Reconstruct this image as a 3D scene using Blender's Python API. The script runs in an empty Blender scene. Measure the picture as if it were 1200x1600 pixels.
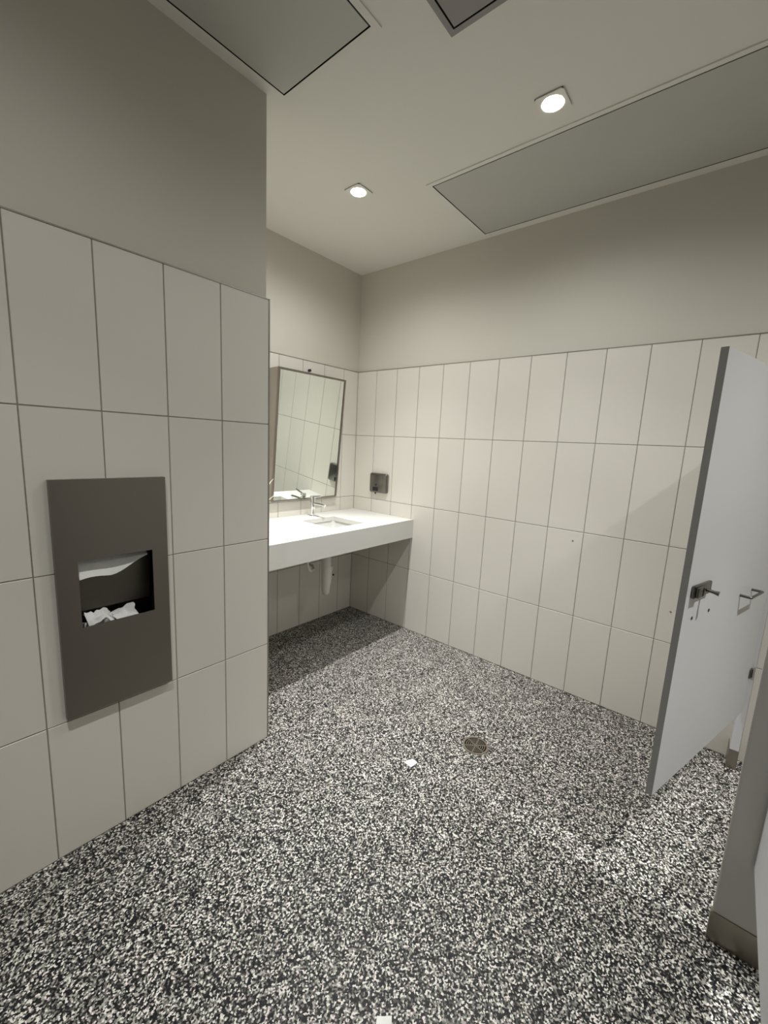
import bpy, bmesh, math, random
from mathutils import Vector, Matrix
random.seed(7)
scene = bpy.context.scene
COL = scene.collection

# ------------------------------------------------------------------ camera
CAM_POS = (-2.52841, -2.43441, 1.43443)
RIGHT = (0.64310966, -0.76422895, 0.04862183)
DOWN = (-0.09274723, -0.14075976, -0.98568993)
FWD = (0.76013677, 0.62939718, -0.16140408)
cam_data = bpy.data.cameras.new('camera')
cam_data.sensor_fit = 'HORIZONTAL'
cam_data.sensor_width = 36.0
cam_data.lens = 649.837 * 36.0 / 1200.0
cam_data.clip_start = 0.02
cam = bpy.data.objects.new('camera', cam_data)
COL.objects.link(cam)
R = Matrix((RIGHT, tuple(-v for v in DOWN), tuple(-v for v in FWD))).transposed()
cam.matrix_world = Matrix.Translation(CAM_POS) @ R.to_4x4()
scene.camera = cam

# ------------------------------------------------------------------ world / exposure
world = bpy.data.worlds.new('world')
scene.world = world
world.use_nodes = True
world.node_tree.nodes['Background'].inputs[0].default_value = (0.02, 0.02, 0.02, 1)
world.node_tree.nodes['Background'].inputs[1].default_value = 1.0
scene.view_settings.view_transform = 'Standard'
scene.view_settings.look = 'None'
scene.view_settings.gamma = 1.0
scene.view_settings.use_curve_mapping = False
scene.view_settings.exposure = 0.14

# the room's recessed downlights, the far-end one assumed: x, y, watts (the lamps themselves are built further down)
LAMP_COLOUR = (0.985, 1.0, 0.985)
DOWNLIGHTS = [
    (-0.810, -0.732, 9.2, 'recessed square downlight in the ceiling above the counter front'),
    (-0.795, -1.722, 6.8, 'recessed square downlight beside the long ceiling hatch by the right wall'),
    (-2.450, -1.750, 5.0, 'recessed square downlight in the ceiling opposite the towel dispenser'),
    (-4.100, -1.750, 1.0, 'assumed unseen square downlight at the far end of the corridor'),  # assumed lamp, out of view
    (-1.000, -3.230, 11.0, 'recessed square downlight over the toilet stalls'),
]

# ------------------------------------------------------------------ dimensions
H = 2.727                       # ceiling
ROWS = [0.0, 0.4868, 0.9898, 1.4928, 1.9918]     # tile joints
TOP = ROWS[-1]
G = 0.0036                      # joint width
YL = -0.8808                    # tiled face of the left wall
XE = -1.4535                    # tiled end face of the left wall
XFAR, YFRONT = -5.2, -4.25

# ------------------------------------------------------------------ materials
def mat(name, col, rough=0.5, metal=0.0, spec=0.5, noise=None, bump=None, vary=0.0):
    m = bpy.data.materials.new(name)
    m.use_nodes = True
    nt = m.node_tree
    b = nt.nodes['Principled BSDF']
    b.inputs['Base Color'].default_value = (*col, 1)
    b.inputs['Roughness'].default_value = rough
    b.inputs['Metallic'].default_value = metal
    b.inputs['Specular IOR Level'].default_value = spec
    src = None
    if noise:
        sc, amt = noise
        tc = nt.nodes.new('ShaderNodeTexCoord')
        n = nt.nodes.new('ShaderNodeTexNoise')
        n.inputs['Scale'].default_value = sc
        n.inputs['Detail'].default_value = 4
        nt.links.new(tc.outputs['Object'], n.inputs['Vector'])
        r = nt.nodes.new('ShaderNodeValToRGB')
        r.color_ramp.elements[0].position = 0.3
        r.color_ramp.elements[1].position = 0.7
        r.color_ramp.elements[0].color = (*[c * (1 - amt) for c in col], 1)
        r.color_ramp.elements[1].color = (*[min(1, c * (1 + amt)) for c in col], 1)
        nt.links.new(n.outputs['Fac'], r.inputs['Fac'])
        src = r.outputs['Color']
    if vary:
        oi = nt.nodes.new('ShaderNodeObjectInfo')
        mr = nt.nodes.new('ShaderNodeMapRange')
        mr.inputs['To Min'].default_value = 1 - vary
        mr.inputs['To Max'].default_value = 1 + vary
        nt.links.new(oi.outputs['Random'], mr.inputs['Value'])
        mx = nt.nodes.new('ShaderNodeMix')
        mx.data_type = 'RGBA'; mx.blend_type = 'MULTIPLY'
        mx.inputs['Factor'].default_value = 1
        if src: nt.links.new(src, mx.inputs['A'])
        else: mx.inputs['A'].default_value = (*col, 1)
        nt.links.new(mr.outputs['Result'], mx.inputs['B'])
        src = mx.outputs['Result']
    if src: nt.links.new(src, b.inputs['Base Color'])
    if bump:
        sc, st = bump
        tc = nt.nodes.new('ShaderNodeTexCoord')
        n = nt.nodes.new('ShaderNodeTexNoise')
        n.inputs['Scale'].default_value = sc
        n.inputs['Detail'].default_value = 3
        nt.links.new(tc.outputs['Object'], n.inputs['Vector'])
        bp = nt.nodes.new('ShaderNodeBump')
        bp.inputs['Strength'].default_value = st
        bp.inputs['Distance'].default_value = 0.002
        nt.links.new(n.outputs['Fac'], bp.inputs['Height'])
        nt.links.new(bp.outputs['Normal'], b.inputs['Normal'])
    return m

def brushed(name, col, rough, stretch):
    m = mat(name, col, rough, 1.0)
    nt = m.node_tree; b = nt.nodes['Principled BSDF']
    tc = nt.nodes.new('ShaderNodeTexCoord')
    mp = nt.nodes.new('ShaderNodeMapping')
    mp.inputs['Scale'].default_value = stretch
    n = nt.nodes.new('ShaderNodeTexNoise')
    n.inputs['Scale'].default_value = 1.0
    n.inputs['Detail'].default_value = 3
    nt.links.new(tc.outputs['Object'], mp.inputs['Vector'])
    nt.links.new(mp.outputs['Vector'], n.inputs['Vector'])
    r = nt.nodes.new('ShaderNodeMapRange')
    r.inputs['To Min'].default_value = rough - 0.06
    r.inputs['To Max'].default_value = rough + 0.08
    nt.links.new(n.outputs['Fac'], r.inputs['Value'])
    nt.links.new(r.outputs['Result'], b.inputs['Roughness'])
    bp = nt.nodes.new('ShaderNodeBump')
    bp.inputs['Strength'].default_value = 0.05
    bp.inputs['Distance'].default_value = 0.001
    nt.links.new(n.outputs['Fac'], bp.inputs['Height'])
    nt.links.new(bp.outputs['Normal'], b.inputs['Normal'])
    return m

def floor_material():
    m = bpy.data.materials.new('flake_floor')
    m.use_nodes = True
    nt = m.node_tree; b = nt.nodes['Principled BSDF']
    tc = nt.nodes.new('ShaderNodeTexCoord')
    nz = nt.nodes.new('ShaderNodeTexNoise')
    nz.inputs['Scale'].default_value = 300
    nz.inputs['Detail'].default_value = 1
    nt.links.new(tc.outputs['Object'], nz.inputs['Vector'])
    sub = nt.nodes.new('ShaderNodeVectorMath'); sub.operation = 'SUBTRACT'
    sub.inputs[1].default_value = (0.5, 0.5, 0.5)
    nt.links.new(nz.outputs['Color'], sub.inputs[0])
    sc = nt.nodes.new('ShaderNodeVectorMath'); sc.operation = 'SCALE'
    sc.inputs['Scale'].default_value = 0.006
    nt.links.new(sub.outputs['Vector'], sc.inputs[0])
    ad = nt.nodes.new('ShaderNodeVectorMath'); ad.operation = 'ADD'
    nt.links.new(tc.outputs['Object'], ad.inputs[0])
    nt.links.new(sc.outputs['Vector'], ad.inputs[1])
    vo = nt.nodes.new('ShaderNodeTexVoronoi')
    vo.voronoi_dimensions = '2D'
    vo.inputs['Scale'].default_value = 235
    nt.links.new(ad.outputs['Vector'], vo.inputs['Vector'])
    sep = nt.nodes.new('ShaderNodeSeparateColor')
    nt.links.new(vo.outputs['Color'], sep.inputs['Color'])
    r = nt.nodes.new('ShaderNodeValToRGB')
    r.color_ramp.interpolation = 'CONSTANT'
    stops = [(0.0, (0.004, 0.004, 0.005)), (0.28, (0.016, 0.016, 0.017)), (0.45, (0.07, 0.067, 0.062)),
             (0.57, (0.18, 0.174, 0.158)), (0.70, (0.38, 0.367, 0.335)), (0.84, (0.72, 0.70, 0.655))]
    cr = r.color_ramp
    cr.elements[0].position, cr.elements[0].color = stops[0][0], (*stops[0][1], 1)
    cr.elements[1].position, cr.elements[1].color = stops[1][0], (*stops[1][1], 1)
    for p, c in stops[2:]:
        e = cr.elements.new(p); e.color = (*c, 1)
    nt.links.new(sep.outputs['Red'], r.inputs['Fac'])
    # a hint of violet and brown in single flakes
    hs = nt.nodes.new('ShaderNodeValToRGB')
    hs.color_ramp.elements[0].color = (1.06, 0.97, 1.0, 1)
    hs.color_ramp.elements[1].color = (0.97, 1.02, 0.97, 1)
    nt.links.new(sep.outputs['Green'], hs.inputs['Fac'])
    mx = nt.nodes.new('ShaderNodeMix'); mx.data_type = 'RGBA'; mx.blend_type = 'MULTIPLY'
    mx.inputs['Factor'].default_value = 1
    nt.links.new(r.outputs['Color'], mx.inputs['A'])
    nt.links.new(hs.outputs['Color'], mx.inputs['B'])
    nt.links.new(mx.outputs['Result'], b.inputs['Base Color'])
    b.inputs['Roughness'].default_value = 0.45
    b.inputs['Specular IOR Level'].default_value = 0.22
    bp = nt.nodes.new('ShaderNodeBump')
    bp.inputs['Strength'].default_value = 0.25
    bp.inputs['Distance'].default_value = 0.001
    nt.links.new(sep.outputs['Blue'], bp.inputs['Height'])
    nt.links.new(bp.outputs['Normal'], b.inputs['Normal'])
    return m

M = dict(
    paint=mat('wall_paint', (0.66, 0.63, 0.555), 0.7, spec=0.2, bump=(260, 0.08)),
    ceil=mat('ceiling_paint', (0.82, 0.80, 0.735), 0.8, spec=0.15, bump=(200, 0.06)),
    hatch=mat('hatch_paint', (0.54, 0.54, 0.495), 0.6, spec=0.3, noise=(3, 0.02)),
    hatch_dark=mat('hatch_grey_paint', (0.33, 0.315, 0.305), 0.6, spec=0.3, noise=(5, 0.04)),
    tile=mat('cream_tile', (0.76, 0.725, 0.655), 0.42, spec=0.4, vary=0.015),
    grout=mat('grout', (0.30, 0.28, 0.24), 0.9, spec=0.1, noise=(40, 0.1)),
    trim=mat('tile_trim_metal', (0.36, 0.345, 0.31), 0.4, 0.8),
    floor=floor_material(),
    counter=mat('white_solid_surface', (0.72, 0.71, 0.675), 0.38, spec=0.4),
    ceramic=mat('white_ceramic', (0.66, 0.65, 0.62), 0.15, spec=0.5),
    chrome=mat('chrome', (0.82, 0.82, 0.82), 0.08, 1.0),
    mirror=mat('mirror_glass', (0.86, 0.90, 0.86), 0.0, 1.0),
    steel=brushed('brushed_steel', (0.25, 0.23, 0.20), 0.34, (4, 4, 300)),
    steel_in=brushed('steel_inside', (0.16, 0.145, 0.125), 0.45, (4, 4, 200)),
    steel_soap=brushed('steel_soap', (0.22, 0.21, 0.19), 0.3, (200, 200, 4)),
    steel_frame=brushed('steel_mirror_frame', (0.27, 0.24, 0.21), 0.3, (30, 30, 30)),
    steel_cheek=brushed('steel_mirror_cheek', (0.40, 0.37, 0.33), 0.45, (30, 30, 30)),
    steel_shoe=brushed('steel_shoe', (0.34, 0.31, 0.26), 0.4, (120, 120, 3)),
    dark=mat('shade_black', (0.012, 0.012, 0.011), 0.9, spec=0.1),  # near-black that stands in for shade in gaps and the drain
    black=mat('black_plastic', (0.012, 0.012, 0.012), 0.35),
    laminate=mat('grey_white_laminate', (0.64, 0.635, 0.64), 0.45, spec=0.4, noise=(2, 0.012)),
    laminate_grey=mat('grey_laminate', (0.50, 0.485, 0.46), 0.45, spec=0.4, noise=(2, 0.015)),
    edge=mat('laminate_edge', (0.33, 0.325, 0.31), 0.5, spec=0.3),
    alu=mat('aluminium_trim', (0.62, 0.60, 0.56), 0.35, 0.9),
    latch=brushed('satin_latch', (0.17, 0.16, 0.145), 0.3, (40, 40, 40)),
    pvc=mat('white_pvc', (0.72, 0.70, 0.66), 0.4),
    paper=mat('white_paper', (0.82, 0.81, 0.78), 0.85, spec=0.1, noise=(30, 0.04), bump=(90, 0.3)),
    drain=brushed('drain_steel', (0.33, 0.29, 0.24), 0.35, (60, 60, 60)),
    leaf=mat('pale_leaf', (0.52, 0.56, 0.40), 0.5, noise=(25, 0.2)),
    pot=mat('white_pot', (0.75, 0.73, 0.68), 0.3, noise=(8, 0.02)),
    soil=mat('pot_gravel', (0.12, 0.10, 0.08), 0.9, noise=(60, 0.4)),
)
lampm = bpy.data.materials.new('lamp_glow'); lampm.use_nodes = True
lb = lampm.node_tree.nodes['Principled BSDF']
lb.inputs['Base Color'].default_value = (1, 1, 1, 1)
lb.inputs['Emission Color'].default_value = (1.0, 0.96, 0.88, 1)
lb.inputs['Emission Strength'].default_value = 12.0
M['lamp'] = lampm

# ------------------------------------------------------------------ mesh helpers
def link(name, me, m=None, parent=None, loc=(0, 0, 0), rotz=0.0):
    o = bpy.data.objects.new(name, me)
    COL.objects.link(o)
    o.location = loc
    o.rotation_euler = (0, 0, rotz)
    if m is not None and not me.materials: me.materials.append(m)
    if parent: o.parent = parent
    return o

def empty(name, loc=(0, 0, 0), rotz=0.0):
    o = bpy.data.objects.new(name, None)
    COL.objects.link(o)
    o.empty_display_size = 0.1
    o.location = loc; o.rotation_euler = (0, 0, rotz)
    return o

def tag(o, label, cat, group=None, kind=None):
    o['label'] = label; o['category'] = cat
    if group: o['group'] = group
    if kind: o['kind'] = kind
    return o

class MB:
    """collects shapes for one mesh"""
    def __init__(s): s.bm = bmesh.new()
    def face(s, pts):
        s.bm.faces.new([s.bm.verts.new(p) for p in pts])
    def box(s, a, b, bevel=0.0, seg=2):
        x0, x1 = sorted((a[0], b[0])); y0, y1 = sorted((a[1], b[1])); z0, z1 = sorted((a[2], b[2]))
        r = bmesh.ops.create_cube(s.bm, size=1)
        for v in r['verts']:
            v.co = Vector((x0 + (v.co.x + .5) * (x1 - x0), y0 + (v.co.y + .5) * (y1 - y0), z0 + (v.co.z + .5) * (z1 - z0)))
        if bevel:
            es = list({e for v in r['verts'] for e in v.link_edges})
            bmesh.ops.bevel(s.bm, geom=es, offset=bevel, segments=seg, profile=0.5, affect='EDGES')
        return s
    def loft(s, rings, closed=True, cap0=True, cap1=True, loop=False):
        vs = [[s.bm.verts.new(p) for p in ring] for ring in rings]
        n = len(vs[0])
        pairs = list(zip(vs, vs[1:])) + ([(vs[-1], vs[0])] if loop else [])
        for a, b in pairs:
            for i in range(n if closed else n - 1):
                j = (i + 1) % n
                s.bm.faces.new((a[i], a[j], b[j], b[i]))
        if not loop:
            if cap0: s.bm.faces.new(vs[0][::-1])
            if cap1: s.bm.faces.new(vs[-1])
        return s
    def tube(s, path, r, n=12, cap=True):
        """round tube along a path; r a number or one per point"""
        pts = [Vector(p) for p in path]
        rr = r if isinstance(r, (list, tuple)) else [r] * len(pts)
        rings = []; ref = None
        for i, p in enumerate(pts):
            if i == 0: t = pts[1] - p
            elif i == len(pts) - 1: t = p - pts[i - 1]
            else: t = (pts[i + 1] - p).normalized() + (p - pts[i - 1]).normalized()
            t.normalize()
            if ref is None: ref = t.orthogonal().normalized()
            u = (ref - t * ref.dot(t)).normalized(); ref = u
            w = t.cross(u)
            rings.append([p + (u * math.cos(2 * math.pi * k / n) + w * math.sin(2 * math.pi * k / n)) * rr[i] for k in range(n)])
        return s.loft(rings, cap0=cap, cap1=cap)
    def lathe(s, prof, c=(0, 0, 0), n=32, cap=True):
        rings = [[(c[0] + r * math.cos(2 * math.pi * k / n), c[1] + r * math.sin(2 * math.pi * k / n), c[2] + z) for k in range(n)] for r, z in prof]
        return s.loft(rings, cap0=cap, cap1=cap)
    def ring(s, o, i, w0, w1, f):
        """plate with a rectangular hole: o, i = (u0,u1,v0,v1), thickness w0..w1, f maps (u,v,w) to xyz"""
        def c(q): return [(q[0], q[2]), (q[1], q[2]), (q[1], q[3]), (q[0], q[3])]
        V = {}
        for kw, w in (('a', w0), ('b', w1)):
            for kq, q in (('o', o), ('i', i)):
                V[kw + kq] = [s.bm.verts.new(f(u, v, w)) for u, v in c(q)]
        for k in range(4):
            j = (k + 1) % 4
            for quad in ((V['ao'][k], V['ao'][j], V['ai'][j], V['ai'][k]), (V['bo'][k], V['bi'][k], V['bi'][j], V['bo'][j]),
                         (V['ao'][k], V['bo'][k], V['bo'][j], V['ao'][j]), (V['ai'][k], V['ai'][j], V['bi'][j], V['bi'][k])):
                s.bm.faces.new(quad)
        return s
    def prism(s, poly, w0, w1, f):
        a = [s.bm.verts.new(f(u, v, w0)) for u, v in poly]
        b = [s.bm.verts.new(f(u, v, w1)) for u, v in poly]
        s.bm.faces.new(a); s.bm.faces.new(b[::-1])
        n = len(poly)
        for k in range(n):
            j = (k + 1) % n
            s.bm.faces.new((a[k], b[k], b[j], a[j]))
        return s
    def mesh(s, name, smooth=False):
        bmesh.ops.recalc_face_normals(s.bm, faces=s.bm.faces)
        me = bpy.data.meshes.new(name)
        s.bm.to_mesh(me); s.bm.free()
        if smooth:
            for p in me.polygons: p.use_smooth = True
            try: me.set_sharp_from_angle(angle=math.radians(38))
            except Exception: pass
        return me
    def build(s, name, m, parent=None, loc=(0, 0, 0), rotz=0.0, smooth=False):
        return link(name, s.mesh(name, smooth), m, parent, loc, rotz)

def rrect(cx, cy, hx, hy, r, z, n=5):
    pts = []
    for k, (sx, sy) in enumerate(((1, 1), (-1, 1), (-1, -1), (1, -1))):
        for i in range(n + 1):
            a = math.pi / 2 * (k + i / n)
            pts.append((cx + sx * (hx - r) + r * math.cos(a), cy + sy * (hy - r) + r * math.sin(a), z))
    return pts

XYZ = lambda u, v, w: (u, v, w)
XZ = lambda u, v, w: (u, w, v)          # plate standing in a plane of constant y
YZ = lambda u, v, w: (w, u, v)          # plate standing in a plane of constant x

# ------------------------------------------------------------------ room shell
T = 0.010                                # tile build-up in front of the plaster
def structure(o, label, cat):
    return tag(o, label, cat, kind='structure')

fl = MB().box((XFAR, YFRONT, -0.06), (T, T, 0.0)).build('floor', M['floor'])
structure(fl, 'black and white speckled flake floor with a resin finish', 'floor')
ce = MB().box((XFAR, YFRONT, H), (T + 0.1, 0.12, H + 0.08)).build('ceiling', M['ceil'])
structure(ce, 'flat off-white plasterboard ceiling with hatches and downlights', 'ceiling')

wr = MB().box((T, YFRONT, 0), (T + 0.1, 0.12, H)).build('wall_right', M['paint'])
structure(wr, 'long wall beside the stall, painted above and cream tiled below', 'wall')
wb = MB().box((XE - 0.1, T, 0), (T, 0.12, H)).build('wall_back', M['paint'])
structure(wb, 'alcove wall behind the mirror and counter, painted above cream tiles', 'wall')
# towel wall: a thick pier with the opening of the recessed dispenser
HX0, HX1, HZ0, HZ1 = -2.212, -1.913, 0.516, 1.267
wl = MB().ring((XFAR, XE - T, 0, H), (HX0, HX1, HZ0, HZ1), YL + T, 0.12, XZ)
wl = wl.build('wall_left', M['paint'])
structure(wl, 'projecting wall carrying the towel dispenser, grey painted above cream tiles', 'wall')
wf = MB().box((XFAR, YFRONT - 0.1, 0), (T, YFRONT, H)).build('wall_front', M['paint'])
structure(wf, 'painted wall behind the toilet stalls', 'wall')
we = MB().box((XFAR - 0.1, YFRONT, 0), (XFAR, 0.12, H)).build('wall_far_end', M['paint'])
structure(we, 'painted wall closing the corridor opposite the mirror wall', 'wall')

# ------------------------------------------------------------------ tiles, each a piece of its wall
TT = 0.0085
_tiles = {}
def tile_mesh(w, h):
    key = (round(w, 4), round(h, 4))
    if key not in _tiles:
        b = 0.0012
        mb = MB()
        def rg(i, y): return [(i, y, i), (w - i, y, i), (w - i, y, h - i), (i, y, h - i)]
        mb.loft([rg(0, TT), rg(0, b), rg(b, 0)])
        me = mb.mesh('tile'); me.materials.append(M['tile'])
        _tiles[key] = me
    return _tiles[key]

def tile(wall, me, loc, rotz):
    o = link('tile', me, None, wall, loc, rotz)
    return o

GD = 0.0016                              # depth of the joints
# right wall (faces -x): rotate -90, local x runs towards -y
cols = [0.0] + [0.2002 + 0.20343 * k for k in range(15)]
for a, b in zip(cols, cols[1:]):
    g0 = 0.0012 if a == 0 else G / 2
    for z0, z1 in zip(ROWS, ROWS[1:]):
        zb = z0 + (0.003 if z0 == 0 else G / 2)
        tile(wr, tile_mesh(b - a - g0 - G / 2, z1 - zb - (G / 2 if z1 < TOP else 0)), (0, -a - g0, zb), -math.pi / 2)
yend = -cols[-1]
MB().box((GD, yend, 0), (T, 0, TOP - 0.0005)).build('grout', M['grout'], wr)
MB().box((-0.0015, yend, TOP), (T, 0, TOP + 0.0045)).build('tile_trim', M['trim'], wr)
for y, z in ((-1.775, 0.9325), (-2.287, 0.654)):
    MB().tube([(-0.0001, y, z), (-0.0014, y, z)], 0.0045, 10).build('wall_plug', M['trim'], wr)
# back wall (faces -y): columns counted leftwards from the corner
bc = [0.0] + [0.15765 + 0.20314 * k for k in range(8)]
bc = [c for c in bc if c < -XE - 0.03] + [-XE]
for a, b in zip(bc, bc[1:]):
    ga = 0.0012 if a == 0 else G / 2
    gb = 0.0012 if b == -XE else G / 2
    for z0, z1 in zip(ROWS, ROWS[1:]):
        zb = z0 + (0.003 if z0 == 0 else G / 2)
        tile(wb, tile_mesh(b - a - ga - gb, z1 - zb - (G / 2 if z1 < TOP else 0)), (-b + gb, 0, zb), 0)
MB().box((XE, GD, 0), (0, T, TOP - 0.0005)).build('grout', M['grout'], wb)
MB().box((XE, -0.0015, TOP), (0, T, TOP + 0.0045)).build('tile_trim', M['trim'], wb)
# left wall (faces -y), columns counted leftwards from its end; four tiles are notched round the dispenser
lc = [0.0] + [0.2025 + 0.20283 * k for k in range(13)]
X0L = -1.4655
def lx(c): return XE - 0.004 if c == 0 else X0L - c
for a, b in zip(lc, lc[1:]):
    xr, xl = lx(a) - (0 if a == 0 else G / 2), lx(b) + G / 2
    for z0, z1 in zip(ROWS, ROWS[1:]):
        zb = z0 + (0.003 if z0 == 0 else G / 2)
        zt = z1 - (G / 2 if z1 < TOP else 0)
        if xl < HX1 and xr > HX0 and zb < HZ1 and zt > HZ0:
            # L-shaped tile left of / right of and above / below the opening
            right = xr > HX1; low = zb < HZ0
            ex = HX1 if right else HX0; ez = HZ0 if low else HZ1
            if right:
                poly = [(xl, zb), (xr, zb), (xr, zt), (ex, zt), (ex, ez), (xl, ez)] if low else [(ex, zb), (xr, zb), (xr, zt), (xl, zt), (xl, ez), (ex, ez)]
            else:
                poly = [(xl, zb), (xr, zb), (xr, ez), (ex, ez), (ex, zt), (xl, zt)] if low else [(xl, zb), (ex, zb), (ex, ez), (xr, ez), (xr, zt), (xl, zt)]
            MB().prism(poly, YL, YL + TT, XZ).build('tile', M['tile'], wl)
        else:
            tile(wl, tile_mesh(xr - xl, zt - zb), (xl, YL, zb), 0)
xlend = lx(lc[-1])
MB().ring((xlend, XE - 0.002, 0, TOP - 0.0005), (HX0, HX1, HZ0, HZ1), YL + GD, YL + T, XZ).build('grout', M['grout'], wl)
MB().box((xlend, YL - 0.0015, TOP), (XE, YL + T, TOP + 0.0045)).build('tile_trim', M['trim'], wl)
# end face of the left wall (faces +x), seen only in passing
ec = [0.0, 0.2, 0.4034, 0.6068, 0.8102, -YL]
for a, b in zip(ec, ec[1:]):
    for z0, z1 in zip(ROWS, ROWS[1:]):
        zb = z0 + (0.003 if z0 == 0 else G / 2)
        g0 = 0.004 if a == 0 else G / 2
        tile(wl, tile_mesh(b - a - g0 - G / 2, z1 - zb - (G / 2 if z1 < TOP else 0)), (XE, YL + a + g0, zb), math.pi / 2)
MB().box((XE - T, YL + 0.002, 0), (XE - GD, 0, TOP - 0.0005)).build('grout', M['grout'], wl)
MB().box((XE - T, YL, TOP), (XE + 0.0015, 0, TOP + 0.0045)).build('tile_trim', M['trim'], wl)
MB().box((XE - 0.004, YL - 0.0015, 0), (XE + 0.0015, YL + 0.004, TOP + 0.0045)).build('corner_trim', M['trim'], wl)

# ------------------------------------------------------------------ ceiling hatches and downlights
def hatch(name, x0, x1, y0, y1, fw, pm, label, fm=None):
    t = empty(name, ((x0 + x1) / 2, (y0 + y1) / 2, H))
    cx, cy = t.location.x, t.location.y
    o = (x0 - cx, x1 - cx, y0 - cy, y1 - cy)
    i = (o[0] + fw, o[1] - fw, o[2] + fw, o[3] - fw)
    MB().ring(o, i, -0.0045, 0.0, XYZ).build('frame', fm or M['ceil'], t)
    MB().box((i[0], i[2], -0.0012), (i[1], i[3], 0.0)).build('gap_shade', M['dark'], t)  # dark sheet painting the shade inside the gap
    MB().ring((i[0] + .0001, i[1] - .0001, i[2] + .0001, i[3] - .0001), (i[0] + .0025, i[1] - .0025, i[2] + .0025, i[3] - .0025), -0.0043, -0.0013, XYZ).build('gap_shade_ring', M['dark'], t)  # added dark liner, draws the gap's shade line on every side
    g = 0.0055
    MB().box((i[0] + g, i[2] + g, -0.0045), (i[1] - g, i[3] - g, -0.0013), 0.0006, 1).build('hatch_door', pm, t)
    tag(t, label, 'ceiling hatch')
    return t
hatch('ceiling_hatch', -2.02, -1.398, -1.392, -0.900, 0.024, M['hatch'], 'square painted access hatch in the ceiling against the towel wall')
hatch('ceiling_hatch', -0.652, -0.028, -2.620, -1.050, 0.022, M['hatch'], 'long painted access hatch in the ceiling against the right wall')
hatch('ceiling_hatch', -1.72, -1.241, -2.03, -1.551, 0.018, M['hatch_dark'], 'darker grey ceiling hatch between the other two hatches', M['hatch_dark'])

def downlight(x, y, watts, label):
    t = empty('downlight', (x, y, H))
    s = 0.054
    f = lambda u, v, w: (u, v, w)
    # square plate with a round hole, hung on a shadow gap
    mb = MB(); n = 32; r = 0.041
    outer = []; inner = []
    for k in range(n):
        a = 2 * math.pi * (k + 0.5) / n
        c, sn = math.cos(a), math.sin(a); q = s / max(abs(c), abs(sn))
        outer.append((c * q, sn * q)); inner.append((c * r, sn * r))
    mb.loft([[(u, v, -0.003) for u, v in outer], [(u, v, -0.006) for u, v in outer], [(u, v, -0.006) for u, v in inner],
             [(u * .94, v * .94, -0.0015) for u, v in inner], [(u * .94, v * .94, -0.001) for u, v in inner], [(u, v, -0.003) for u, v in inner]], loop=True)
    mb.build('trim', M['ceil'], t)
    MB().box((-s + .003, -s + .003, -0.0030), (s - .003, s - .003, -0.0005)).build('gap_shade', M['dark'], t)  # dark plate, paints the shade of the gap above the trim
    MB().lathe([(0.036, -0.0031), (0.0385, -0.0034), (0.0385, -0.0062), (0.034, -0.0085), (0.018, -0.0105)], n=32).build('lamp', M['lamp'], t, smooth=True)
    # wide spill of the reflector, its beam and the bright core of the beam
    for nm, share, size, blend in (('downlight_spill', 3.2, 166, 1.0), ('downlight_beam', 6.6, 92, 1.0), ('downlight_core', 13.5, 60, 1.0)):
        ld = bpy.data.lights.new(nm, 'SPOT')
        ld.energy = watts * share
        ld.color = LAMP_COLOUR
        ld.shadow_soft_size = 0.018
        ld.spot_size = math.radians(size)
        ld.spot_blend = blend
        lo = bpy.data.objects.new(nm, ld)
        COL.objects.link(lo)
        lo.parent = t; lo.location = (0, 0, -0.045)
    tag(t, label, 'downlight', 'recessed ceiling downlights')
for a in DOWNLIGHTS: downlight(*a)

# ------------------------------------------------------------------ vanity counter
CZ, CY, CB = 0.8815, -0.634, 0.742
SX0, SX1, SY0, SY1 = -0.715, -0.408, -0.505, -0.190
ct = empty('vanity_counter', (-0.73, -0.32, CB))
def loc(p): return (p[0] - ct.location.x, p[1] - ct.location.y, p[2] - ct.location.z)
MB().ring((XE + 0.001, -0.001, CY, -0.001), (SX0, SX1, SY0, SY1), CZ - 0.03, CZ, lambda u, v, w: loc((u, v, w))).build('worktop', M['counter'], ct)
MB().box(loc((XE + 0.001, CY, CB)), loc((-0.001, CY + 0.022, CZ - 0.0301))).build('front_apron', M['counter'], ct)
tag(ct, 'white wall to wall washbasin counter with a deep front apron', 'counter')

bs = empty('washbasin', ((SX0 + SX1) / 2, (SY0 + SY1) / 2, 0.744))
hx, hy = (SX1 - SX0) / 2 + .006, (SY1 - SY0) / 2 + .006
zt = CZ - 0.0303 - 0.744
MB().loft([rrect(0, 0, hx + .02, hy + .02, .04, zt - .012), rrect(0, 0, hx + .02, hy + .02, .04, zt), rrect(0, 0, hx, hy, .03, zt),
           rrect(0, 0, hx - .008, hy - .008, .03, .045), rrect(0, 0, hx - .03, hy - .03, .035, .014), rrect(0, 0, .024, .024, .0239, .008),
           rrect(0, 0, .024, .024, .0239, .0), rrect(0, 0, hx - .03, hy - .03, .035, .004), rrect(0, 0, hx + .004, hy + .004, .035, .04)],
          loop=True).build('bowl', M['ceramic'], bs, smooth=True)
MB().lathe([(0.030, 0.009), (0.030, 0.0135), (0.022, 0.015), (0.012, 0.013)], n=24).build('waste_ring', M['chrome'], bs, smooth=True)
MB().lathe([(0.018, 0.016), (0.018, 0.021), (0.010, 0.0235)], n=24).build('waste_plug', M['chrome'], bs, smooth=True)
tag(bs, 'white rectangular undermount washbasin sunk into the counter', 'washbasin')

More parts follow.
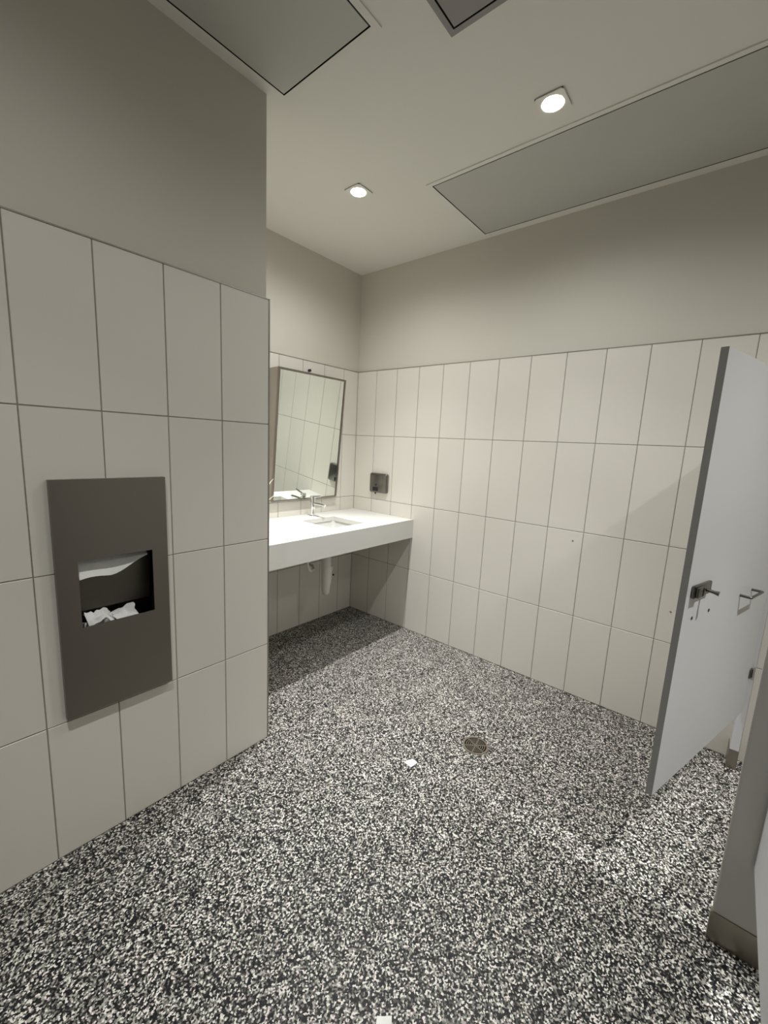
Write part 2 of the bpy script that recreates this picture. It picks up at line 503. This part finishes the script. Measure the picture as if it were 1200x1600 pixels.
tp = empty('mixer_tap', (-0.5226, -0.087, CZ))
MB().lathe([(0.027, 0.0), (0.027, 0.004), (0.024, 0.007), (0.0195, 0.009)], n=28).build('base', M['chrome'], tp, smooth=True)
MB().lathe([(0.0195, 0.008), (0.0190, 0.06), (0.0190, 0.122), (0.018, 0.126)], n=28).build('body', M['chrome'], tp, smooth=True)
MB().tube([(0, -0.008, 0.096), (0, -0.05, 0.0975), (0, -0.118, 0.094), (0, -0.134, 0.092)], [0.0098, 0.0098, 0.0092, 0.009], 16).build('spout', M['chrome'], tp, smooth=True)
MB().tube([(0, -0.127, 0.086), (0, -0.127, 0.078)], 0.0075, 14).build('aerator', M['chrome'], tp, smooth=True)
lv = MB().lathe([(0.0205, 0.127), (0.0208, 0.142), (0.019, 0.149), (0.010, 0.151)], n=28).build('lever_cap', M['chrome'], tp, smooth=True)
MB().tube([(0, -0.012, 0.144), (0, -0.05, 0.150), (0, -0.088, 0.158)], [0.0075, 0.0070, 0.0062], 12).build('lever', M['chrome'], lv, smooth=True)
tag(tp, 'chrome single lever mixer tap standing behind the washbasin', 'tap')

tr = empty('waste_trap', (-0.600, -0.335, 0.36))
MB().tube([(0, 0, 0.3825), (0, 0, 0.34)], 0.028, 18).build('tailpiece', M['pvc'], tr, smooth=True)
nutm = MB().lathe([(0.034, 0.30), (0.038, 0.305), (0.038, 0.34), (0.034, 0.345)], n=10).build('coupling_nut', M['pvc'], tr)
MB().lathe([(0.018, 0.0), (0.024, 0.006), (0.029, 0.03), (0.033, 0.075), (0.034, 0.12), (0.034, 0.300)], n=24).build('trap_body', M['pvc'], tr, smooth=True)
MB().tube([(0.012, 0.005, 0.055), (0.030, 0.010, 0.075), (0.042, 0.014, 0.12), (0.043, 0.02, 0.20), (0.043, 0.05, 0.24), (0.043, 0.12, 0.25), (0.043, 0.334, 0.25)],
          [.018, .021, .022, .022, .022, .021, .021], 16).build('outlet_pipe', M['pvc'], tr, smooth=True)
MB().lathe([(0.027, 0.165), (0.030, 0.168), (0.030, 0.195), (0.027, 0.198)], c=(0.043, 0.018, 0), n=10).build('coupling_nut', M['pvc'], tr)
MB().tube([(0.064, 0.000, 0.13), (0.070, -0.008, 0.13)], 0.007, 10).build('inspection_plug', M['black'], tr)
MB().tube([(0.043, 0.3348, 0.25), (0.043, 0.327, 0.25)], 0.04, 20).build('wall_flange', M['pvc'], tr, smooth=True)
tag(tr, 'white plastic waste trap hanging under the counter below the washbasin', 'waste trap')

hs = empty('water_hose', (-0.735, -0.33, 0.545))
MB().tube([(-0.028, 0, 0.196), (-0.030, 0, 0.10), (-0.028, 0.0, 0.055), (-0.018, 0.0, 0.026), (0.006, 0.008, 0.010), (0.05, 0.03, 0.006), (0.10, 0.10, 0.006), (0.11, 0.2, 0.006), (0.11, 0.316, 0.006)],
          0.0095, 12).build('hose', M['pvc'], hs, smooth=True)
MB().tube([(0.11, 0.3285, 0.006), (0.11, 0.302, 0.006)], 0.016, 14).build('stop_valve', M['alu'], hs, smooth=True)
tag(hs, 'thin pale water hose looping to the wall beside the waste trap', 'hose')

# ------------------------------------------------------------------ mirror, leaning out at the top
yb, zb_, yt, zt_, xl_, xr_ = -0.030, 1.002, -0.101, 1.894, -0.845, -0.237
mh = math.hypot(zt_ - zb_, yt - yb)
mr = empty('wall_mirror', ((xl_ + xr_) / 2, yb, zb_))
mr.rotation_euler = (math.atan2(yb - yt, zt_ - zb_), 0, 0)
hw = (xr_ - xl_) / 2
MB().ring((-hw, hw, 0, mh), (-hw + .014, hw - .014, .009, mh - .014), -0.004, 0.008, XZ).build('frame', M['steel_frame'], mr)
MB().box((-hw + .0095, 0.000, .0085), (hw - .0095, 0.004, mh - .0095)).build('mirror_glass', M['mirror'], mr)
MB().box((-hw + .004, 0.0041, .004), (hw - .004, 0.0078, mh - .004)).build('backing_board', M['edge'], mr)
th_ = mr.rotation_euler[0]
def behind(z, y): return (y - yb) * math.cos(th_) + (z - zb_) * math.sin(th_), (z - zb_) * math.cos(th_) - (y - yb) * math.sin(th_)
ck = [(0.0081, 0.001), (0.0081, mh - .001), behind(zt_ - .003, -0.0008), behind(zb_ + .003, -0.0008)]
for x0 in (-hw, hw - .0025):
    MB().prism(ck, x0, x0 + .0025, lambda u, v, w: (w, u, v)).build('side_cheek', M['steel_cheek'], mr)
tag(mr, 'steel framed rectangular mirror tilted forward above the counter', 'mirror')
hk = empty('mirror_catch', (-0.513, 0.0, 1.927))
MB().tube([(0, 0.0, 0), (0, -0.018, 0)], [0.009, 0.010], 14).build('peg', M['black'], hk, smooth=True)
MB().box((-0.004, -0.016, -0.034), (0.004, -0.0005, -0.010), 0.001, 1).build('clip', M['pvc'], hk)
tag(hk, 'small black peg on the tiles just above the mirror', 'wall peg')

# ------------------------------------------------------------------ soap dispenser on the right wall
sd = empty('soap_dispenser', (0.0, -0.2855, 1.048))
def sring(x, ins, r): return [(x, p[0], p[1]) for p in rrect(0, 0.077, 0.088 - ins, 0.077 - ins, r, 0)]
MB().loft([sring(-0.0005, 0.002, 0.014), sring(-0.005, 0.0, 0.014), sring(-0.022, 0.0, 0.014), sring(-0.028, 0.004, 0.012), sring(-0.030, 0.009, 0.009)]).build('case', M['steel_soap'], sd, smooth=True)
def srect(y, z, hy_, hz_, r, x): return [(x, p[0], p[1]) for p in rrect(y, z, hy_, hz_, r, 0)]
MB().loft([srect(0.024, 0.028, .025, .0155, .003, -0.0301), srect(0.024, 0.028, .025, .0155, .003, -0.034), srect(0.024, 0.028, .022, .0125, .003, -0.036)]).build('push_button', M['black'], sd)
MB().tube([(-0.0301, 0.016, 0.063), (-0.0325, 0.016, 0.063)], 0.0075, 16).build('sight_glass', M['black'], sd, smooth=True)
MB().tube([(-0.020, 0.028, 0.003), (-0.020, 0.028, -0.012)], [0.007, 0.005], 12).build('nozzle', M['black'], sd, smooth=True)
tag(sd, 'brushed steel soap dispenser with black push button on the tiles', 'soap dispenser')

# ------------------------------------------------------------------ recessed towel dispenser and bin
TX0, TX1, TZ0, TZ1, TY = -2.2265, -1.8975, 0.5015, 1.2815, -0.9008
OX0, OX1, OZ0, OZ1 = -2.169, -1.9495, 0.802, 1.026
td = empty('towel_dispenser', ((TX0 + TX1) / 2, YL, TZ0))
def tl(u, v, w): return (u - td.location.x, w - td.location.y, v - td.location.z)
MB().ring((TX0, TX1, TZ0, TZ1), (OX0, OX1, OZ0, OZ1), TY, TY + 0.0022, tl).build('face_plate', M['steel'], td)
MB().ring((TX0, TX1, TZ0, TZ1), (TX0 + .002, TX1 - .002, TZ0 + .002, TZ1 - .002), TY + 0.0023, YL - 0.0004, tl).build('return_edge', M['steel'], td)
CD = YL + 0.105
def tb(mb, a, b): mb.box(tl(a[0], a[2], a[1]), tl(b[0], b[2], b[1])); return mb
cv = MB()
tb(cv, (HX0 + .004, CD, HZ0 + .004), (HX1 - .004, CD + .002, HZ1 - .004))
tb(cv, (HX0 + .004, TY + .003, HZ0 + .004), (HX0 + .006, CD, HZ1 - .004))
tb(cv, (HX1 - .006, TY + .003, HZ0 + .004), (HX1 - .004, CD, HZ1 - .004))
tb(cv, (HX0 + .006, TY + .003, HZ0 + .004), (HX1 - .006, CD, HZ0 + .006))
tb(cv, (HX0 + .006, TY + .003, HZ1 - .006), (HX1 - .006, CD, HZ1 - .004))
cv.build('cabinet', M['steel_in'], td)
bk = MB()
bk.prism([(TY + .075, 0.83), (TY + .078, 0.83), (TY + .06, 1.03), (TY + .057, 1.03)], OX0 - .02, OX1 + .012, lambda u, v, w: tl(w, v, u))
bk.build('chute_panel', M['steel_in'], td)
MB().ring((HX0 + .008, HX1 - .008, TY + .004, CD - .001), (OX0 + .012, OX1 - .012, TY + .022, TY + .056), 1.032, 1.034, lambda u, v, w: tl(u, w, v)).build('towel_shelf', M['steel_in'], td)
tag(td, 'flush steel paper towel dispenser with waste opening set into the tiles', 'towel dispenser')

def sheet(name, f, nu, nv, th, m, parent=None, loc=(0, 0, 0)):
    """a thin bent sheet with thickness: f(u,v) -> point, u,v in 0..1"""
    P = [[Vector(f(i / nu, j / nv)) for j in range(nv + 1)] for i in range(nu + 1)]
    mb = MB(); A = []; B = []
    for i in range(nu + 1):
        ra, rb = [], []
        for j in range(nv + 1):
            du = P[min(i + 1, nu)][j] - P[max(i - 1, 0)][j]
            dv = P[i][min(j + 1, nv)] - P[i][max(j - 1, 0)]
            n = du.cross(dv)
            n = n.normalized() if n.length > 1e-9 else Vector((0, 0, 1))
            ra.append(mb.bm.verts.new(P[i][j] + n * th / 2)); rb.append(mb.bm.verts.new(P[i][j] - n * th / 2))
        A.append(ra); B.append(rb)
    for i in range(nu):
        for j in range(nv):
            mb.bm.faces.new((A[i][j], A[i + 1][j], A[i + 1][j + 1], A[i][j + 1]))
            mb.bm.faces.new((B[i][j], B[i][j + 1], B[i + 1][j + 1], B[i + 1][j]))
    for i in range(nu):
        mb.bm.faces.new((A[i][0], B[i][0], B[i + 1][0], A[i + 1][0])); mb.bm.faces.new((A[i][nv], A[i + 1][nv], B[i + 1][nv], B[i][nv]))
    for j in range(nv):
        mb.bm.faces.new((A[0][j], A[0][j + 1], B[0][j + 1], B[0][j])); mb.bm.faces.new((A[nu][j], B[nu][j], B[nu][j + 1], A[nu][j + 1]))
    return mb.build(name, m, parent, loc, smooth=True)

# towel hanging from the slot: sags to the front, its front edge lifted at the right
def hang(u, v):
    x = OX0 + .004 + u * (OX1 - OX0 - .012)
    back = Vector((x, TY + .050, 1.031 - .004 * math.sin(u * 3)))
    low = 0.958 + 0.046 * max(0, u - .42) ** 1.25 * 2.0 + .004 * math.sin(u * 9)
    front = Vector((x, TY + .012 + .010 * u, low))
    p = back.lerp(front, v)
    p.z -= .010 * math.sin(v * math.pi) * (1 - .5 * u)
    p.y -= .006 * math.sin(v * math.pi)
    return p
tw = sheet('paper_towel', hang, 14, 8, 0.0016, M['paper'])
tag(tw, 'white paper towel hanging in the dispenser opening', 'paper towel')
def tri(t): return abs((t / math.pi) % 2 - 1)              # triangle wave, sharp folds
def crumple(seed, c, sx, sz, tilt):
    rnd = random.Random(seed)
    ph = [rnd.uniform(0, 6) for _ in range(6)]
    def f(u, v):
        a, b = u - .5, v - .5
        h = .75 * tri(3.3 * a + ph[0] + 4.5 * b) + .45 * tri(7 * b + ph[1] - 6 * a) + .22 * tri(15 * a + ph[2] + 9 * b)
        return (c[0] + a * sx + .010 * tri(9 * b + ph[3]), c[1] + b * .056 + .010 * tri(8 * a + ph[4]), c[2] + (h - .6) * sz + tilt * a + b * .03)
    return f
ya = TY + .036
t1 = sheet('crumpled_towel', crumple(3, (-2.118, ya, 0.806), .070, .040, -.004), 14, 10, 0.0016, M['paper'])
tag(t1, 'large crumpled used paper towel at the sill of the waste opening', 'paper towel', 'used towels in the waste opening')
t2 = sheet('crumpled_towel', crumple(11, (-2.036, ya, 0.797), .070, .018, .010), 16, 10, 0.0014, M['paper'])
tag(t2, 'thin twisted strip of used paper towel in the waste opening', 'paper towel', 'used towels in the waste opening')
t3 = sheet('crumpled_towel', crumple(5, (-2.075, ya + .012, 0.772), .16, .03, .0), 14, 8, 0.0016, M['paper'])
tag(t3, 'shaded crumpled towel lying deepest in the waste opening', 'paper towel', 'used towels in the waste opening')

# ------------------------------------------------------------------ toilet stalls
DZ0, DZ1 = 0.308, 1.753
SHOE = 0.098
hinge = Vector((-0.100, -2.622, DZ0)); free = Vector((-0.970, -2.376, DZ0))
dirv = (free - hinge); DW = dirv.length
ang = math.atan2(dirv.y, dirv.x)
# local frame: +x from hinge to free edge, local -y... inside face (towards the stalls) is at +y locally
d1 = empty('stall_door', hinge, ang)
MB().box((0.012, -0.0195, 0.0), (DW, 0.0, DZ1 - DZ0)).build('door_leaf', M['laminate'], d1)
MB().box((DW + .0001, -0.0197, 0.0), (DW + 0.0016, 0.0002, DZ1 - DZ0)).build('edge_strip', M['edge'], d1)
def dl(s, z, p): return (DW - s, p, z - DZ0)                 # s from the free edge, z height, p out of the inside face
lt = MB().box(dl(0.030, 1.002, 0.0004), dl(0.165, 1.044, 0.012), 0.004, 2).build('latch_plate', M['latch'], d1, smooth=True)
MB().box(dl(0.034, 1.006, 0.0122), dl(0.075, 1.040, 0.020), 0.003, 2).build('latch_bolt', M['latch'], lt, smooth=True)
MB().box(dl(0.070, 1.010, 0.0122), dl(0.078, 1.036, 0.021)).build('latch_slot', M['black'], lt)
MB().tube([dl(0.120, 1.020, 0.0122), dl(0.120, 1.018, 0.034), dl(0.122, 1.016, 0.046)], [0.0055, 0.0055, 0.008], 14).build('latch_knob', M['latch'], lt, smooth=True)
hd = [dl(0.525, 0.928, 0.0002), dl(0.525, 0.928, 0.030), dl(0.528, 0.928, 0.034), dl(0.658, 0.929, 0.034), dl(0.661, 0.929, 0.030), dl(0.661, 0.929, 0.0002)]
MB().tube(hd, 0.0052, 12).build('pull_handle', M['latch'], d1, smooth=True)
for s in (0.074, 0.215):
    MB().tube([dl(s, 0.928, 0.0002), dl(s, 0.928, 0.002)], 0.0055, 10).build('screw_head', M['black'], d1)
for z in (0.50, 1.60):
    hg = MB().box((0.006, -0.022, z - .022 - DZ0), (0.034, 0.006, z + .022 - DZ0), 0.002, 1).build('hinge', M['latch'], d1)
    MB().tube([(0.013, 0.010, z - .03 - DZ0), (0.013, 0.010, z + .03 - DZ0)], 0.006, 12).build('hinge_pin', M['chrome'], hg, smooth=True)
tag(d1, 'white toilet stall door standing ajar with latch and pull handle', 'stall door')

pz = DZ1 + 0.012
pl = empty('stall_pilaster', (-0.047, -2.6185, 0))
MB().box((-0.045, -0.0165, SHOE), (0.0455, 0.0165, pz)).build('post', M['laminate'], pl)
MB().box((-0.047, -0.0185, 0), (0.0468, 0.0185, SHOE)).build('shoe', M['steel_shoe'], pl)
tag(pl, 'narrow white stall post with steel shoe against the tiled wall', 'stall post')

def partition(x, label):
    p = empty('stall_partition', (x, -3.4, 0))
    y0, y1 = YFRONT + 0.001 + 3.4, -2.570 + 3.4
    MB().box((0, y0, SHOE), (0.012, y1 - 0.004, pz)).build('panel', M['laminate_grey'], p)
    MB().box((-0.0005, y1 - 0.0039, SHOE), (0.0125, y1, pz)).build('edge_trim', M['alu'], p)
    MB().box((-0.004, y0, 0), (0.016, y1 + 0.003, SHOE - 0.0005)).build('shoe', M['steel_shoe'], p)
    tag(p, label, 'stall partition')
partition(-1.052, 'grey stall partition on a dark steel shoe opposite the open door')
partition(-2.055, 'grey stall partition on a dark steel shoe beyond the closed door')
d2 = empty('stall_door', (-1.060, -2.635, DZ0))
MB().box((-0.955, -0.0195, 0), (0.0, 0.0, DZ1 - DZ0)).build('door_leaf', M['laminate'], d2)
MB().box((-0.9555, -0.0197, -0.0012), (0.0, 0.0002, -0.0001)).build('edge_strip', M['edge'], d2)
tag(d2, 'closed white stall door beside the grey partition', 'stall door')

# ------------------------------------------------------------------ floor drain and litter
dr = empty('floor_drain', (-0.799, -1.656, 0))
RO = 0.0625
MB().lathe([(RO - .004, 0.0001), (RO - .004, 0.0006), (0.01, 0.0006)], n=40).build('drain_shade', M['dark'], dr)  # flat dark disc in place of the shaded depth under the grate
def annulus(r0, r1, z0, z1, n=48):
    mb = MB()
    mb.loft([[(r * math.cos(2 * math.pi * k / n), r * math.sin(2 * math.pi * k / n), z) for k in range(n)] for r, z in ((r0, z0), (r1, z0), (r1, z1), (r0, z1))], loop=True)
    return mb
annulus(0.0525, RO, 0.0, 0.003).build('rim', M['drain'], dr)
for r in (0.044, 0.0345, 0.025, 0.0155):
    annulus(r - .0017, r + .0017, 0.0007, 0.0028, 36).build('grate_ring', M['drain'], dr)
annulus(0.002, 0.0075, 0.0007, 0.0028, 18).build('grate_hub', M['drain'], dr)
for k in range(6):
    a = math.radians(10 + 60 * k)
    mb = MB(); c, s = math.cos(a), math.sin(a)
    mb.prism([(0.006 * c - .0025 * s * -1, 0.006 * s + .0025 * c * -1), (0.0527 * c + .0025 * s, 0.0527 * s - .0025 * c), (0.0527 * c - .0025 * s, 0.0527 * s + .0025 * c), (0.006 * c - .0025 * s, 0.006 * s + .0025 * c)], 0.0007, 0.0029, XYZ)
    mb.build('spoke', M['drain'], dr)
tag(dr, 'round steel floor drain with ring slots in the speckled floor', 'floor drain')

def scrap(pts, h, label, seed):
    rnd = random.Random(seed)
    a, b, c, d = [Vector((*p, 0)) for p in pts]
    def f(u, v):
        p = (a.lerp(b, u)).lerp(d.lerp(c, u), v)
        p.z = 0.0012 + h * (0.5 + .5 * math.sin(4 * u + 3 * v + seed)) * (u * (1 - v) + .2)
        return p
    o = sheet('paper_scrap', f, 8, 8, 0.0008, M['paper'])
    tag(o, label, 'paper scrap', 'paper scraps on the floor')
scrap([(-1.127, -1.467), (-1.084, -1.483), (-1.088, -1.514), (-1.131, -1.507)], 0.006, 'torn white paper scrap lying on the floor near the drain', 1)
scrap([(-1.855, -1.936), (-1.833, -1.966), (-1.872, -1.996), (-1.893, -1.958)], 0.005, 'folded white paper scrap on the floor away from the drain', 4)

# ------------------------------------------------------------------ potted plant at the far end of the counter
pp = empty('potted_plant', (-1.075, -0.20, CZ))
MB().lathe([(0.030, 0.0), (0.036, 0.004), (0.042, 0.075), (0.043, 0.080), (0.039, 0.080), (0.037, 0.068), (0.02, 0.066)], n=28).build('pot', M['pot'], pp, smooth=True)
MB().lathe([(0.0365, 0.0665), (0.0365, 0.0690), (0.01, 0.072)], n=20).build('soil', M['soil'], pp)
rnd = random.Random(2)
leaves = [(-0.02, 0.01, 150, .25, .05), (0.01, 0.0, 15, .30, .150), (0.0, -0.01, -75, .26, .09), (0.012, 0.008, 60, .24, .10), (-0.01, -0.005, 210, .24, .09), (0.015, -0.006, -8, .17, .125)]
for x, y, az, hgt, out in leaves:
    a = math.radians(az)
    def lf(u, v, x=x, y=y, a=a, hgt=hgt, out=out):
        w = 0.011 * math.sin(math.pi * min(1, .12 + .88 * u) ** .8) + .0006
        r = out * u ** 1.6; z = 0.070 + hgt * (u - .25 * u * u * (out / .15))
        o = (v - .5) * 2 * w
        return (x + r * math.cos(a) - o * math.sin(a), y + r * math.sin(a) + o * math.cos(a), z + .003 * abs(v - .5))
    sheet('leaf', lf, 12, 2, 0.0008, M['leaf'], pp)
tag(pp, 'small plant with slim pale green leaves on the counter beside the mirror', 'potted plant')
